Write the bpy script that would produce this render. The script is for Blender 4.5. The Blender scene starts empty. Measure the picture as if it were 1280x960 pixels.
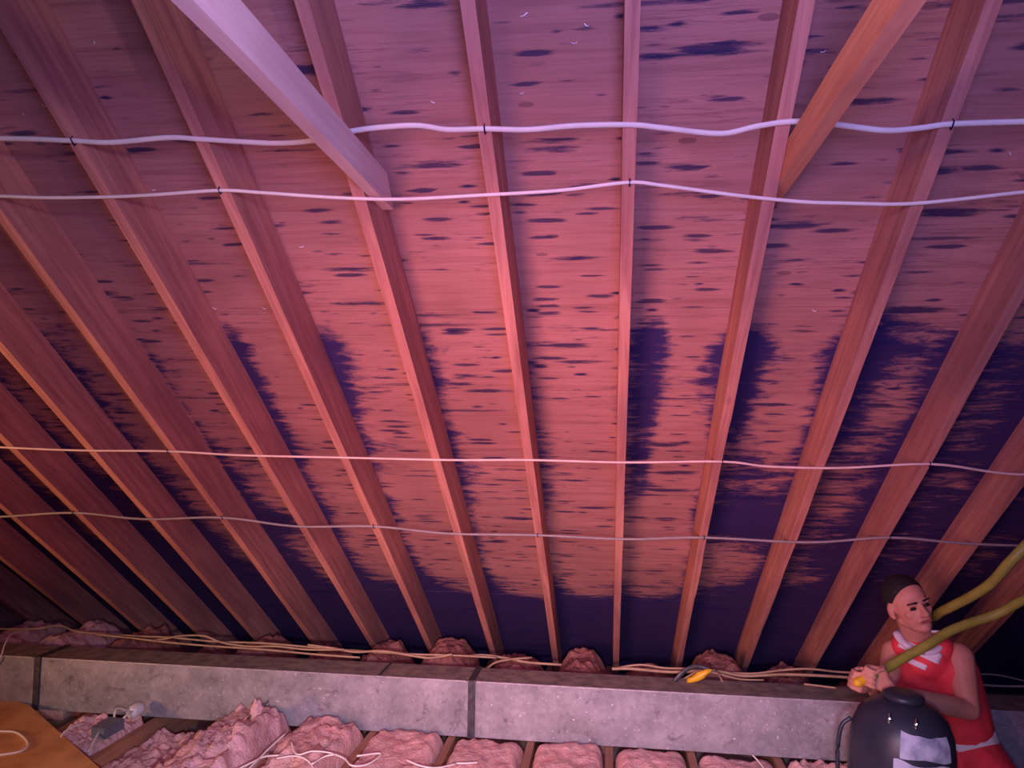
import bpy, bmesh, math, random
from mathutils import Vector, Matrix, noise
random.seed(7)
C = bpy.context.scene.collection
SC = bpy.context.scene
TH = math.radians(36.87); CT, ST = math.cos(TH), math.sin(TH)
CAMZ = 1.64
# world -> camera rows (right, down, forward)
MW = Matrix(((0.99188805, 0.12651102, 0.01237187), (0.00386838, 0.06724135, -0.99772924), (-0.12705565, 0.98968357, 0.06620649)))
FPX = 945.0

# ------------------------------------------------------------------ camera
cd = bpy.data.cameras.new('camera'); cam = bpy.data.objects.new('camera', cd); C.objects.link(cam)
cd.sensor_width = 36; cd.lens = 36 * FPX / 1280; cd.clip_start = 0.02
r, d, f = MW[0], MW[1], MW[2]
cam.matrix_world = Matrix(((r.x, -d.x, -f.x, 0), (r.y, -d.y, -f.y, 0), (r.z, -d.z, -f.z, CAMZ), (0, 0, 0, 1)))
SC.camera = cam

# ------------------------------------------------------------------ exposure, world, lights
SC.view_settings.view_transform = 'Standard'; SC.view_settings.look = 'None'
SC.view_settings.gamma = 1; SC.view_settings.use_curve_mapping = False
SC.view_settings.exposure = 0.0
w = bpy.data.worlds.new('attic_dark'); SC.world = w; w.use_nodes = True
w.node_tree.nodes['Background'].inputs[0].default_value = (0.10, 0.10, 0.35, 1)
w.node_tree.nodes['Background'].inputs[1].default_value = 0.25

def ray(x, y):
    v = Vector(((x - 640) / FPX, (y - 480) / FPX, 1.0))
    return MW.transposed() @ v
def at(x, y, Y):                       # point of the place seen at (x, y) and Y metres ahead
    q = ray(x, y); return q * (Y / q.y) + Vector((0, 0, CAMZ))
def atz(x, y, z):                      # ... and at height z
    q = ray(x, y); return q * ((z - CAMZ) / q.z) + Vector((0, 0, CAMZ))
HN = 1.8706
def roof(x, y, n=0.0):                 # ... and on the roof slope: (u, s, n)
    q = ray(x, y); v = Vector((q.x, CT * q.y - ST * q.z, ST * q.y + CT * q.z))
    v = v * ((HN + n) / v.z); v.z = n; return v
def r2w(u, s, n):                      # roof coordinates to world
    return Vector((u, s * CT + (n + HN) * ST, -s * ST + (n + HN) * CT + CAMZ))

def spot(name, loc, target, color, power, size, blend, rad):
    l = bpy.data.lights.new(name, 'SPOT'); l.color = color; l.energy = power
    l.spot_size = math.radians(size); l.spot_blend = blend; l.shadow_soft_size = rad
    o = bpy.data.objects.new(name, l); C.objects.link(o); o.location = loc
    o.rotation_euler = (Vector(target) - Vector(loc)).to_track_quat('-Z', 'Y').to_euler()
    return o
# warm work lamp on the photographer's side, cool one high by the ridge, pale hand torch
spot('warm_work_lamp', (-0.95, -0.10, 1.30), r2w(-0.25, 3.05, 0), (1.0, 0.38, 0.42), 590, 64, 1.0, 0.50)
spot('orange_lamp_left', (-4.60, 0.60, 1.00), r2w(-2.5, 2.7, 0), (1.0, 0.46, 0.22), 400, 68, 1.0, 0.30)
spot('cool_ridge_lamp', (0.15, -0.10, 1.85), r2w(0.0, 1.45, 0), (0.42, 0.33, 1.0), 200, 116, 1.0, 0.28)
spot('pale_hand_torch', (0.0, -0.05, 1.45), (-0.55, 3.2, -0.80), (1.0, 0.86, 1.0), 310, 80, 0.85, 0.05)
spot('added_amber_tie_spot', (-0.62, 0.55, 2.16), (0.49, 1.45, 2.40), (1.0, 0.48, 0.26), 26, 46, 1.0, 0.06)  # added narrow spot without a fixture, brightens the orange tie's left face
spot('added_pale_tie_spot', (0.40, 0.10, 2.10), (-0.70, 1.15, 2.41), (1.0, 0.80, 0.86), 30, 44, 1.0, 0.06)  # added fill spot, no real source, lifts the pale tie's near side

# ------------------------------------------------------------------ materials
def mat(name):
    m = bpy.data.materials.new(name); m.use_nodes = True
    nt = m.node_tree; return m, nt, nt.nodes['Principled BSDF']
def N(nt, kind, **kw):
    n = nt.nodes.new('ShaderNode' + kind)
    for k, v in kw.items():
        if k.startswith('i_'):
            k2 = k[2:]; k2 = int(k2) if k2.isdigit() else k2.replace('_', ' ')
            n.inputs[k2].default_value = v
        else: setattr(n, k, v)
    return n
def ramp(nt, src, stops):
    r = nt.nodes.new('ShaderNodeValToRGB'); nt.links.new(src, r.inputs[0])
    e = r.color_ramp.elements
    while len(e) < len(stops): e.new(0.5)
    for x, (p, c) in zip(e, stops): x.position = p; x.color = (*c, 1) if len(c) == 3 else c
    return r.outputs[0]
def mixc(nt, fac, a, b, mode='MIX'):
    m = nt.nodes.new('ShaderNodeMix'); m.data_type = 'RGBA'; m.blend_type = mode
    for s, v in ((0, fac), (6, a), (7, b)):
        if hasattr(v, 'links') or hasattr(v, 'is_output'): nt.links.new(v, m.inputs[s])
        elif s == 0: m.inputs[0].default_value = v
        else: m.inputs[s].default_value = (*v, 1)
    return m.outputs[2]
def mth(nt, op, a, b=None, clamp=False):
    m = nt.nodes.new('ShaderNodeMath'); m.operation = op; m.use_clamp = clamp
    for i, v in enumerate((a, b)):
        if v is None: continue
        if hasattr(v, 'is_output'): nt.links.new(v, m.inputs[i])
        else: m.inputs[i].default_value = v
    return m.outputs[0]
def coords(nt, scale, loc=(0, 0, 0), src='Object'):
    tc = nt.nodes.new('ShaderNodeTexCoord'); mp = nt.nodes.new('ShaderNodeMapping')
    mp.inputs['Scale'].default_value = scale; mp.inputs['Location'].default_value = loc
    nt.links.new(tc.outputs[src], mp.inputs[0]); return mp.outputs[0]
def noisef(nt, vec, scale=1, detail=4, rough=.55, dist=0):
    n = N(nt, 'TexNoise'); n.inputs['Scale'].default_value = scale; n.inputs['Detail'].default_value = detail
    n.inputs['Roughness'].default_value = rough; n.inputs['Distortion'].default_value = dist
    nt.links.new(vec, n.inputs['Vector']); return n.outputs[0]
def bump(nt, b, h, st, dist=.01):
    n = N(nt, 'Bump'); n.inputs['Strength'].default_value = st; n.inputs['Distance'].default_value = dist
    nt.links.new(h, n.inputs['Height']); nt.links.new(n.outputs[0], b.inputs['Normal'])

def deck_material():
    m, nt, b = mat('plywood_deck')
    g1 = noisef(nt, coords(nt, (1.3, 26, 1)), 1, 6, .6, .6)
    g2 = noisef(nt, coords(nt, (2.2, 2.6, 1), (3, 1, 0)), 1, 3)
    g3 = noisef(nt, coords(nt, (5, 120, 1)), 1, 3, .6, .3)
    base = ramp(nt, g2, [(.3, (.42, .20, .175)), (.7, (.56, .27, .235))])
    grain = ramp(nt, g1, [(.30, (.72, .66, .68)), (.50, (1, 1, 1)), (.75, (1.0, 1.0, 1.0))])
    base = mixc(nt, .8, base, grain, 'MULTIPLY')
    base = mixc(nt, .35, base, ramp(nt, g3, [(.35, (.7, .6, .6)), (.6, (1, 1, 1))]), 'MULTIPLY')
    # knots
    vk = N(nt, 'TexVoronoi'); vk.inputs['Scale'].default_value = 1
    nt.links.new(coords(nt, (3.0, 8.0, 1), (.3, .9, 0)), vk.inputs['Vector'])
    knot = mth(nt, 'MULTIPLY', mth(nt, 'LESS_THAN', vk.outputs['Distance'], .085), .55)
    base = mixc(nt, knot, base, (.13, .05, .07))
    # short dark surface checks in the veneer, several sizes, tapering along the grain
    dark = (.030, .022, .085)
    wob = noisef(nt, coords(nt, (7, 90, 1)), 1, 5, .75)
    wob2 = noisef(nt, coords(nt, (1.1, 3.0, 1), (3, 8, 0)), 1, 2)
    for sc, loc, th, keep, wk, al in (((2.6, 18, 1), (.2, .1, 0), .25, .10, .72, .9), ((5.4, 34, 1), (4.1, 2.3, 0), .27, .10, .70, .85), ((1.1, 21, 1), (7.7, 5.3, 0), .20, .30, .60, .75), ((6.5, 21, 1), (2.7, 9.3, 0), .17, .05, .48, 1.0)):
        v = N(nt, 'TexVoronoi'); v.inputs['Scale'].default_value = 1
        nt.links.new(coords(nt, sc, loc), v.inputs['Vector'])
        sep = N(nt, 'SeparateColor'); nt.links.new(v.outputs['Color'], sep.inputs[0])
        size = mth(nt, 'MULTIPLY', mth(nt, 'SUBTRACT', mth(nt, 'ADD', sep.outputs[0], mth(nt, 'SUBTRACT', wob2, .5)), keep, True), th / (1 - keep) * 1.4)
        dd = mth(nt, 'ADD', v.outputs['Distance'], mth(nt, 'MULTIPLY', mth(nt, 'SUBTRACT', wob, .5), wk))
        k = mth(nt, 'MULTIPLY', mth(nt, 'SUBTRACT', size, dd), 7.5, True)
        base = mixc(nt, mth(nt, 'MULTIPLY', k, al), base, dark)
    ln = noisef(nt, coords(nt, (.9, 22, 1), (6, 3, 0)), 1, 5, .6, .2)
    lk = mth(nt, 'SUBTRACT', 1, mth(nt, 'MULTIPLY', mth(nt, 'ABSOLUTE', mth(nt, 'SUBTRACT', ln, .5)), 70), True)
    lk = mth(nt, 'MULTIPLY', lk, ramp(nt, g2, [(.40, (0, 0, 0)), (.62, (.6, .6, .6))]))
    base = mixc(nt, lk, base, (.16, .06, .09))
    # mould, and dark strips right of the left-hand rafters: map painted per vertex, edges torn along the grain
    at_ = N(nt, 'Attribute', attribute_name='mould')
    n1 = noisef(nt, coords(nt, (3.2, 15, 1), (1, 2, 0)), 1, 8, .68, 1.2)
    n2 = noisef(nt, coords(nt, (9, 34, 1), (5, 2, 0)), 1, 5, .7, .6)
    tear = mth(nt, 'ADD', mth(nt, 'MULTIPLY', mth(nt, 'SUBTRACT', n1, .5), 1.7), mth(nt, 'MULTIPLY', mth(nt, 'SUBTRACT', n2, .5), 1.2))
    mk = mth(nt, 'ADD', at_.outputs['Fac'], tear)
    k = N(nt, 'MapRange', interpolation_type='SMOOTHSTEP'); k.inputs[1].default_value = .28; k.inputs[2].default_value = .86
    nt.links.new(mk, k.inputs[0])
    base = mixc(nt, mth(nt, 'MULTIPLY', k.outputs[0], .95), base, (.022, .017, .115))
    nt.links.new(base, b.inputs['Base Color']); b.inputs['Roughness'].default_value = .75
    b.inputs['Specular IOR Level'].default_value = .25
    bump(nt, b, g1, .25, .004)
    return m

def wood(name, c1, c2, dark, axis='Y', gs=1.0, seed=0, spec=.3):
    m, nt, b = mat(name)
    info = N(nt, 'ObjectInfo')
    def cc(scale):
        tc = N(nt, 'TexCoord'); ad = N(nt, 'VectorMath', operation='ADD'); cr = N(nt, 'CombineXYZ')
        for i in range(3): nt.links.new(mth(nt, 'MULTIPLY', info.outputs['Random'], 17.3 + i * 5 + seed), cr.inputs[i])
        mp = N(nt, 'Mapping'); mp.inputs['Scale'].default_value = scale
        nt.links.new(tc.outputs['Object'], mp.inputs[0]); nt.links.new(mp.outputs[0], ad.inputs[0]); nt.links.new(cr.outputs[0], ad.inputs[1])
        return ad.outputs[0]
    S = {'Y': (34, 1.6, 34), 'X': (1.6, 34, 34), 'Z': (34, 34, 1.6)}[axis]
    g = noisef(nt, cc(S), gs, 5, .6, .8)
    big = noisef(nt, cc((3, 1.2, 3) if axis == 'Y' else (1.2, 3, 3)), 1, 3)
    col = ramp(nt, g, [(.32, c2), (.62, c1)])
    col = mixc(nt, ramp(nt, big, [(.42, (0, 0, 0)), (.75, (.7, .7, .7))]), col, dark)
    v = N(nt, 'TexVoronoi'); v.inputs['Scale'].default_value = 1
    nt.links.new(cc((9, 2.6, 9) if axis == 'Y' else (2.6, 9, 9)), v.inputs['Vector'])
    col = mixc(nt, mth(nt, 'MULTIPLY', mth(nt, 'SUBTRACT', .10, v.outputs['Distance'], True), 7, True), col, dark)
    nt.links.new(col, b.inputs['Base Color']); b.inputs['Roughness'].default_value = .7
    b.inputs['Specular IOR Level'].default_value = spec
    bump(nt, b, g, .5, .003)
    return m

def plain(name, col, rough=.6, metal=0, var=.15, scale=30, bstr=0.0, spec=.4, col2=None):
    m, nt, b = mat(name)
    n = noisef(nt, coords(nt, (1, 1, 1)), scale, 4)
    c2 = col2 or tuple(c * (1 - var * 2) for c in col)
    nt.links.new(ramp(nt, n, [(.35, c2), (.6, col)]), b.inputs['Base Color'])
    b.inputs['Roughness'].default_value = rough; b.inputs['Metallic'].default_value = metal
    b.inputs['Specular IOR Level'].default_value = spec
    if bstr: bump(nt, b, n, bstr, .01)
    return m

def insulation(name, c1, c2, dirt):
    m, nt, b = mat(name)
    a = noisef(nt, coords(nt, (1, 1, 1)), 9, 6, .65, .5)
    fz = noisef(nt, coords(nt, (1, 1, 1)), 90, 4, .7)
    dd = noisef(nt, coords(nt, (1, 1, 1), (3, 1, 7)), 5, 5, .7)
    col = ramp(nt, a, [(.36, c2), (.60, c1)])
    col = mixc(nt, ramp(nt, dd, [(.50, (0, 0, 0)), (.72, (.75, .75, .75))]), col, dirt)
    nt.links.new(col, b.inputs['Base Color']); b.inputs['Roughness'].default_value = 1
    b.inputs['Specular IOR Level'].default_value = .05
    bump(nt, b, mth(nt, 'ADD', mth(nt, 'MULTIPLY', a, 2.2), mth(nt, 'MULTIPLY', fz, .5)), .8, .02)
    return m

def galvanised():
    m, nt, b = mat('galvanised_steel')
    n1 = noisef(nt, coords(nt, (1, 1, 1)), 6, 6, .6)
    v = N(nt, 'TexVoronoi'); v.inputs['Scale'].default_value = 46
    nt.links.new(coords(nt, (1, 1, 1)), v.inputs['Vector'])
    sep = N(nt, 'SeparateColor'); nt.links.new(v.outputs['Color'], sep.inputs[0])
    col = ramp(nt, n1, [(.3, (.22, .215, .25)), (.65, (.39, .375, .43))])
    col = mixc(nt, .22, col, ramp(nt, sep.outputs[0], [(0, (.2, .2, .2)), (1, (.85, .85, .85))]), 'SOFT_LIGHT')
    # bright flakes and black grime
    fl = noisef(nt, coords(nt, (1, 1, 1)), 62, 2, .5)
    col = mixc(nt, mth(nt, 'MULTIPLY', mth(nt, 'SUBTRACT', fl, .66, True), 9, True), col, (.75, .74, .82))
    gr = noisef(nt, coords(nt, (1, 1, 1), (4, 4, 4)), 11, 7, .75, .5)
    gm = noisef(nt, coords(nt, (1, 1, 1), (9, 1, 2)), 2.0, 2, .5)
    gk = mth(nt, 'MULTIPLY', mth(nt, 'SUBTRACT', mth(nt, 'ADD', gr, mth(nt, 'MULTIPLY', gm, .35)), .735, True), 8, True)
    col = mixc(nt, mth(nt, 'MULTIPLY', gk, .6), col, (.05, .045, .06))
    nt.links.new(col, b.inputs['Base Color']); b.inputs['Roughness'].default_value = .62
    b.inputs['Metallic'].default_value = .15
    bump(nt, b, n1, .15, .01)
    return m

M = {}
M['deck'] = deck_material()
M['rafter'] = wood('rafter_pine', (.66, .30, .235), (.42, .165, .14), (.28, .115, .13))
M['tie_pale'] = wood('pale_pine', (.90, .66, .62), (.78, .52, .50), (.55, .33, .36))
M['tie_orange'] = wood('orange_pine', (.95, .42, .24), (.74, .27, .16), (.45, .17, .12))
M['joist'] = wood('joist_pine', (.50, .26, .17), (.36, .18, .12), (.16, .08, .07))
M['shell'] = wood('far_slope_boards', (.33, .16, .14), (.24, .11, .10), (.1, .05, .06), 'X')
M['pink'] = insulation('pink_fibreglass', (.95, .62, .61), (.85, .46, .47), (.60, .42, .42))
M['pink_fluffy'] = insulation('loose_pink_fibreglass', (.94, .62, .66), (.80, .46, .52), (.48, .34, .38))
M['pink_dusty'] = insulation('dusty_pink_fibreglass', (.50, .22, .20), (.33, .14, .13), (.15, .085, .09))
M['metal'] = galvanised()
M['dust'] = plain('dust_on_steel', (.30, .26, .23), .95, 0, .2, 14, .3, .1, (.17, .15, .145))
M['joint'] = plain('joint_steel', (.10, .095, .12), .5, .5, .2, 30)
M['white_cable'] = plain('white_cable_sheath', (.86, .80, .72), .5, 0, .05, 12)
M['tan_cable'] = plain('yellowed_cable_sheath', (.80, .62, .56), .55, 0, .08, 12)
M['grey_cable'] = plain('grey_cable_sheath', (.33, .29, .31), .6, 0, .1, 12)
M['old_cable'] = plain('old_tan_cable_sheath', (.48, .33, .22), .65, 0, .15, 12)
M['cord'] = plain('white_cord', (.92, .88, .88), .6, 0, .04, 12)
M['staple'] = plain('blued_steel', (.03, .03, .10), .45, .6, .1, 40)
M['board'] = plain('tan_particle_board', (.80, .46, .20), .85, 0, .2, 7, .3, .2, (.62, .33, .13))
M['paper'] = plain('drywall_back', (.35, .30, .28), .9, 0, .1, 8)
M['box_grey'] = plain('grey_box_steel', (.20, .24, .34), .45, .4, .1, 20)
M['white_metal'] = plain('white_enamel', (.75, .76, .82), .35, .1, .05, 20)
M['nail'] = plain('bright_nail', (.9, .85, .85), .4, .2, .03, 20)
M['skin'] = plain('skin', (.62, .29, .21), .55, 0, .1, 9, .05, .35)
M['hair'] = plain('black_hair', (.018, .014, .016), .7, 0, .2, 90, .6)
M['eye'] = plain('dark_eye', (.02, .015, .015), .3)
M['lips'] = plain('lips', (.36, .12, .10), .5)
M['red'] = plain('red_jersey', (.85, .06, .085), .7, 0, .12, 12, .1)
M['whitecloth'] = plain('white_cloth', (.80, .78, .86), .8, 0, .06, 20, .1)
M['drum'] = plain('dark_slate_plastic', (.030, .036, .062), .42, 0, .15, 6, 0, .5)
M['label'] = plain('white_printed_label', (.55, .58, .75), .6, 0, .15, 18, 0, .3, (.25, .28, .42))
M['hose'] = plain('yellow_green_hose', (.40, .42, .07), .45, 0, .15, 14)
M['yellow'] = plain('yellow_plastic', (.85, .50, .03), .4, 0, .08, 14)
M['chrome'] = plain('bright_clasp', (.8, .8, .85), .2, 1, .02, 14)

# ------------------------------------------------------------------ mesh helpers
def obj(name, bm, m=None, parent=None, smooth=False, loc=None):
    me = bpy.data.meshes.new(name); bmesh.ops.recalc_face_normals(bm, faces=bm.faces); bm.to_mesh(me); bm.free()
    if smooth:
        for p in me.polygons: p.use_smooth = True
    o = bpy.data.objects.new(name, me); C.objects.link(o)
    if m:
        for q in (m if isinstance(m, (list, tuple)) else [m]): me.materials.append(q)
    if parent: o.parent = parent
    if loc is not None: o.location = loc
    return o
def tag(o, label, cat, group=None, kind=None):
    o['label'] = label; o['category'] = cat
    if group: o['group'] = group
    if kind: o['kind'] = kind
    return o
def struct(o): o['kind'] = 'structure'; return o
def empty(name, loc=(0, 0, 0), rot=(0, 0, 0)):
    o = bpy.data.objects.new(name, None); C.objects.link(o); o.location = loc; o.rotation_euler = rot
    o.empty_display_size = .1; return o
def box(bm, x0, x1, y0, y1, z0, z1, mi=0, bev=0, segs=None):
    """box with optional lengthwise segments along y"""
    n = segs or 1
    rings = []
    for i in range(n + 1):
        y = y0 + (y1 - y0) * i / n
        rings.append([bm.verts.new(c) for c in ((x0, y, z0), (x1, y, z0), (x1, y, z1), (x0, y, z1))])
    fs = []
    for a, b in zip(rings, rings[1:]):
        for k in range(4): fs.append(bm.faces.new((a[k], a[(k + 1) % 4], b[(k + 1) % 4], b[k])))
    fs.append(bm.faces.new(rings[0])); fs.append(bm.faces.new(rings[-1]))
    for f_ in fs: f_.material_index = mi
    return rings
def bevel(bm, w_, seg=2):
    es = [e for e in bm.edges if len(e.link_faces) == 2 and e.calc_face_angle(0) > .5]
    bmesh.ops.bevel(bm, geom=es, offset=w_, segments=seg, affect='EDGES', profile=.6)
def catmull(pts, n):
    P = [pts[0] * 2 - pts[1]] + list(pts) + [pts[-1] * 2 - pts[-2]]; out = []
    for i in range(1, len(P) - 2):
        a, b, c, d_ = P[i - 1], P[i], P[i + 1], P[i + 2]
        for k in range(n):
            t = k / n
            out.append(.5 * ((2 * b) + (c - a) * t + (2 * a - 5 * b + 4 * c - d_) * t * t + (3 * b - a - 3 * c + d_) * t ** 3))
    out.append(P[-2]); return out
def tube(bm, pts, rad, sides=8, flat=1.0, n=6, upv=Vector((0, 0, 1)), rads=None, mi=0):
    P = catmull([Vector(p) for p in pts], n) if n > 1 else [Vector(p) for p in pts]
    rings = []
    for i, p in enumerate(P):
        t = (P[min(i + 1, len(P) - 1)] - P[max(i - 1, 0)]).normalized()
        a = t.cross(upv)
        a = a.normalized() if a.length > 1e-4 else t.orthogonal().normalized()
        b = a.cross(t).normalized()
        R = rad if rads is None else rads[0] + (rads[1] - rads[0]) * i / (len(P) - 1)
        rings.append([bm.verts.new(p + a * math.cos(2 * math.pi * k / sides) * R * flat + b * math.sin(2 * math.pi * k / sides) * R) for k in range(sides)])
    for A, B in zip(rings, rings[1:]):
        for k in range(sides):
            q = bm.faces.new((A[k], A[(k + 1) % sides], B[(k + 1) % sides], B[k])); q.material_index = mi
    bm.faces.new(rings[0]); bm.faces.new(rings[-1])
def lathe(bm, prof, n=40, cen=(0, 0)):
    rings = [[bm.verts.new((cen[0] + r_ * math.cos(2 * math.pi * k / n), cen[1] + r_ * math.sin(2 * math.pi * k / n), z)) for k in range(n)] for r_, z in prof]
    for A, B in zip(rings, rings[1:]):
        for k in range(n): bm.faces.new((A[k], A[(k + 1) % n], B[(k + 1) % n], B[k]))
    bm.faces.new(rings[0]); bm.faces.new(rings[-1])

# ------------------------------------------------------------------ the roof slope
US = {-11: -4.43, -10: -4.01, -9: -3.60, -8: -3.198, -7: -2.785, -6: -2.385, -5: -1.975, -4: -1.565, -3: -1.172, -2: -0.753,
      -1: -0.342, 0: 0.053, 1: 0.454, 2: 0.868, 3: 1.270, 4: 1.675, 5: 2.08}
D = 0.1767; RW = 0.0375
S0, S1 = -0.62, 5.62
ROOF = Vector((0, 0, CAMZ)) + Vector((0, HN * ST, HN * CT))
XL, XR = -7.2, 3.6
SEAMS = [0.733, 1.952, 3.171, 4.385]

def sm(a, b, x):
    t = max(0, min(1, (x - a) / (b - a))); return t * t * (3 - 2 * t)
ras = sorted(US.values())
BLOBS = []          # stain patches: (u, s, ru, rs, strength)
for x, y, rx, ry, st in [(815, 430, 28, 45, .55), (808, 520, 20, 80, .6), (880, 470, 14, 90, .4), (800, 590, 16, 30, .4), (935, 420, 40, 30, .45),
                         (925, 500, 22, 60, .55), (940, 590, 35, 30, .45), (930, 652, 52, 20, .95), (1075, 480, 30, 90, .45), (1110, 420, 60, 30, .35),
                         (870, 430, -25, 22, .30), (985, 520, -30, 90, .35), (860, 560, -28, 60, .5), (845, 640, -40, 40, .25), (1130, 500, -40, 40, .25),
                         (420, 430, 20, 30, .45), (435, 500, 18, 40, .35), (405, 395, 20, 12, .2), (500, 560, 20, 60, .3), (300, 430, 14, 40, .4), (330, 500, 16, 40, .35),
                         (760, 500, 18, 40, .3), (590, 600, 20, 30, .2), (700, 610, 25, 12, .2), (290, 520, 14, 50, .3), (340, 650, 40, 12, .5), (170, 640, 30, 40, .3),
                         (1010, 700, 60, 25, .3), (1180, 250, 40, 60, .10), (1130, 300, 14, 40, .25), (1200, 180, 20, 20, .25), (60, 240, 30, 60, .2), (90, 420, 20, 60, .35),
                         (820, 690, 40, 40, -.35), (600, 700, 80, 30, -.15), (260, 40, 40, 12, .2)]:
    c = roof(x, y, D); ex = roof(x + abs(rx), y, D); ey = roof(x, y + ry, D)
    BLOBS.append((c.x, c.y, abs(ex.x - c.x), abs(ey.y - c.y) + .02, -st if rx < 0 else st))
def mould(u, s):
    left = max([r_ for r_ in ras if r_ <= u], default=-99); right = min([r_ for r_ in ras if r_ > u], default=99)
    dl, dr = u - left - RW / 2, right - RW / 2 - u
    v = -.28
    low = sm(SEAMS[1] - .02, SEAMS[1] + .25, s)
    v += .62 * sm(3.95, 4.40, s) + .9 * sm(SEAMS[3] - .06, SEAMS[3] + .10, s)          # eave sheets
    if u < .05:
        v += (.30 + .60 * low) * math.exp(-max(dl, 0) / .10) * sm(.2, 2.0, -u + 1.2)  # left bays: darker strip just right of each rafter, stronger below the seam
        v += .10 * low
        v += .55 * sm(2.4, 3.7, s) * sm(.6, 2.4, -u)
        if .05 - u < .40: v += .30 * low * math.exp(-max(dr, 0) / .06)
    else:
        v += .34 * low + .25 * sm(.9, 1.5, u) * (0.5 + low) + .25 * low * sm(.35, .6, u)
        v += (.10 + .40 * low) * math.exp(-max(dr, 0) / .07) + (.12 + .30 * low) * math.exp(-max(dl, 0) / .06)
    for bu, bs, ru, rs, st in BLOBS:
        q = ((u - bu) / ru) ** 2 + ((s - bs) / rs) ** 2
        if q < 4: v += st * math.exp(-q * .9)
    v += .30 * noise.noise(Vector((u * 1.7, s * 3.1, 3.3)))
    return v

bm = bmesh.new(); lay = bm.verts.layers.float.new('mould')
edges_s = [S0] + SEAMS + [S1 + .25]
for a, b in zip(edges_s, edges_s[1:]):
    a2, b2 = a + .0018, b - .0018
    nu = int((XR - XL) / .035); ns = max(2, int((b2 - a2) / .03))
    g = [[None] * (nu + 1) for _ in range(ns + 1)]
    for j in range(ns + 1):
        for i in range(nu + 1):
            u = XL + (XR - XL) * i / nu; s = a2 + (b2 - a2) * j / ns
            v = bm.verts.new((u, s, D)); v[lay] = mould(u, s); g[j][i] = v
    for j in range(ns):
        for i in range(nu): bm.faces.new((g[j][i], g[j][i + 1], g[j + 1][i + 1], g[j + 1][i]))
    # sheet thickness along its long edges
    for row in (g[0], g[-1]):
        up = [bm.verts.new((v.co.x, v.co.y, D + .012)) for v in (row[0], row[-1])]
        for v in up: v[lay] = 1.0
        bm.faces.new(row + [up[1], up[0]])
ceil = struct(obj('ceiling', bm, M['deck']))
ceil.location = ROOF; ceil.rotation_euler = (-TH, 0, 0)
bm = bmesh.new(); box(bm, XL, XR, S0, S1 + .25, D + .0125, D + .03)
felt = struct(obj('trim_1', bm, plain('roof_felt', (.02, .02, .03), .95))); felt.location = ROOF; felt.rotation_euler = (-TH, 0, 0)

# the other slope, gable ends and the ceiling below, closing the attic
ridge = r2w(0, S0, 0); rY, rZ = ridge.y, ridge.z + D * CT
bm = bmesh.new()
k = 6.2
vs = [bm.verts.new(c) for c in ((XL, rY - .1, rZ + .1), (XR, rY - .1, rZ + .1), (XR, rY - k * CT, rZ - k * ST), (XL, rY - k * CT, rZ - k * ST))]
bm.faces.new(vs); ext = bmesh.ops.extrude_face_region(bm, geom=bm.faces[:])
for v in [e for e in ext['geom'] if isinstance(e, bmesh.types.BMVert)]: v.co += Vector((0, -ST, CT)) * .03
struct(obj('wall_back', bm, M['shell']))
eY = r2w(0, S1 + .25, D).y; bY = rY - k * CT
for nm, x in (('wall_left', XL), ('wall_right', XR)):
    bm = bmesh.new()
    a = [(x, bY, -.12), (x, eY, -.12), (x, rY, rZ + .12)]
    dx = -.03 if x < 0 else .03
    A = [bm.verts.new(c) for c in a]; B = [bm.verts.new((c[0] + dx, c[1], c[2])) for c in a]
    bm.faces.new(A); bm.faces.new(B)
    for i in range(3): bm.faces.new((A[i], A[(i + 1) % 3], B[(i + 1) % 3], B[i]))
    struct(obj(nm, bm, M['shell']))
bm = bmesh.new(); box(bm, XL, XR, bY, eY + .3, -.115, -.10); struct(obj('floor', bm, M['paper']))

# rafters -----------------------------------------------------------
def rafter_mesh(i, wane):
    bm = bmesh.new(); n = 90
    prof = [(-.5, 0), (-.42, -.001), (.42, -.001), (.5, 0), (.5, .12), (.5, .5), (.5, 1), (-.5, 1), (-.5, .5), (-.5, .12)]
    rings = []
    for j in range(n + 1):
        s = S0 + .02 + (S1 - S0 - .02) * j / n
        ring = []
        for (a, b) in prof:
            x, z = a * RW, b * (D - .0006)
            seedv = Vector((i * 9.1 + a * 2, s * 2.3, b * 2))
            x += noise.noise(seedv) * .0012
            if wane and b < .2 and a > 0 and b >= 0 and abs(a) >= .5 - 1e-6 or (wane and b == 0 and a == .5):
                kx = max(0, noise.noise(Vector((i * 5.5, s * 1.4, 0))) + .15) * .020
                if b == 0: z += kx * .9; 
                x -= kx * (.25 if b else .3)
            if j in (0, n): z = max(z, 0)
            ring.append(bm.verts.new((x, s, z)))
        rings.append(ring)
    L = len(prof)
    for A, B in zip(rings, rings[1:]):
        for k in range(L): bm.faces.new((A[k], A[(k + 1) % L], B[(k + 1) % L], B[k]))
    bm.faces.new(rings[0]); bm.faces.new(rings[-1])
    return bm
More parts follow.
